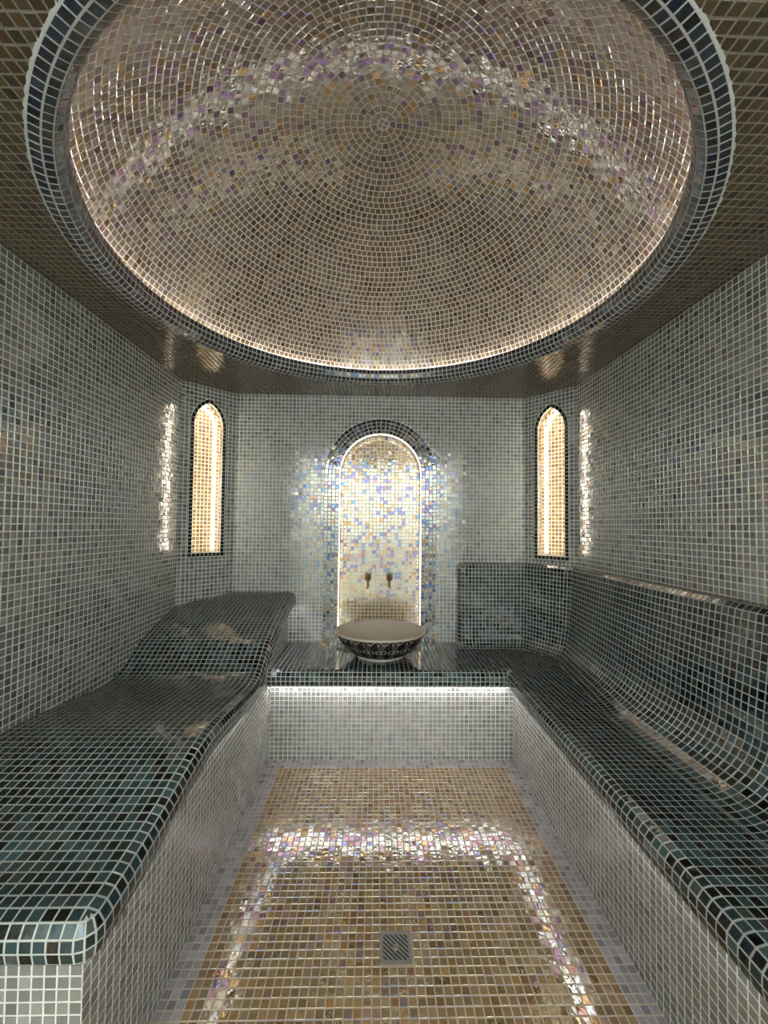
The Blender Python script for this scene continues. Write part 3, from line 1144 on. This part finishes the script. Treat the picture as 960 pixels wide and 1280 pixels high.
def clip_poly(poly, a, b, c):
    """Keeps the side a*x + b*y <= c."""
    out = []
    for i in range(len(poly)):
        p, q = poly[i], poly[(i + 1) % len(poly)]
        fp, fq = a * p[0] + b * p[1] - c, a * q[0] + b * q[1] - c
        if fp <= 0:
            out.append(p)
        if fp * fq < 0:
            t = fp / (fp - fq)
            out.append((p[0] + (q[0] - p[0]) * t, p[1] + (q[1] - p[1]) * t))
    return out


def prism(bm, poly, z0, z1):
    a = [bm.verts.new((x, y, z0)) for x, y in poly]
    b = [bm.verts.new((x, y, z1)) for x, y in poly]
    n = len(poly)
    bm.faces.new(b)
    bm.faces.new(a[::-1])
    for i in range(n):
        bm.faces.new((a[i], a[(i + 1) % n], b[(i + 1) % n], b[i]))


h = DH - 0.0055
sq = [(-h, -h), (h, -h), (h, h), (-h, h)]
r2 = math.sqrt(0.5)
pitch = 0.0098
for k in range(-6, 7):
    c0 = k * pitch
    w = 0.0047 / 2
    p = clip_poly(clip_poly(sq, r2, r2, c0 + w), -r2, -r2, -(c0 - w))
    if len(p) >= 3:
        bm = bmesh.new()
        prism(bm, [(DX + x, DY + y) for x, y in p], 0.0006, zt - 0.0003)
        from_bm('slat', bm, STEEL, drain)
bm = bmesh.new()
g = 0.0035
for lo, hi in (((-h, -h), (h, -h + g)), ((-h, h - g), (h, h)), ((-h, -h + g), (-h + g, h - g)), ((h - g, -h + g), (h, h - g))):
    bm_box(bm, (DX + lo[0], DY + lo[1], 0.0006), (DX + hi[0], DY + hi[1], zt - 0.0002))
from_bm('grate_edge', bm, STEEL, drain)
smooth_obj('screw', [lathe([(0.0001, zt + 0.0006), (0.004, zt + 0.0005), (0.0085, zt - 0.0001), (0.0085, 0.0006)], 20, DX, DY, 0)], STEEL, drain)


# ------------------------------------------------------------------ the bright corridor outside the doorway, behind the camera
corr = box_struct('wall_corridor', (-2.6, -2.5, -0.05), (2.6, -2.4, 2.6), 'white corridor wall opposite the wide doorway', 'wall', PLASTER)
box_struct('floor_corridor', (-2.6, -2.4, -0.08), (2.6, YF - 0.1, 0.0), 'pale screed floor of the corridor outside the doorway', 'floor', CONCRETE)
box_struct('ceiling_corridor', (-2.6, -2.4, 2.5), (2.6, YF - 0.1, 2.6), 'white ceiling of the corridor outside the doorway', 'ceiling', PLASTER)
for k, x in enumerate((-0.9, 0.9)):
    ld = bpy.data.lights.new('added_corridor_lamp', 'AREA')  # unseen lamp, added so the corridor wall shines in and sparkles on the tiles
    ld.shape = 'RECTANGLE'
    ld.size, ld.size_y = 1.2, 0.6
    ld.energy = W_CORRIDOR
    ld.color = (0.98, 1.0, 0.985)
    lo = bpy.data.objects.new('added_corridor_lamp', ld)
    COL.objects.link(lo)
    lo.location = (x, -1.75, 2.44)
    lo.rotation_euler = (-math.radians(38), 0, 0)          # washes the far wall of the corridor
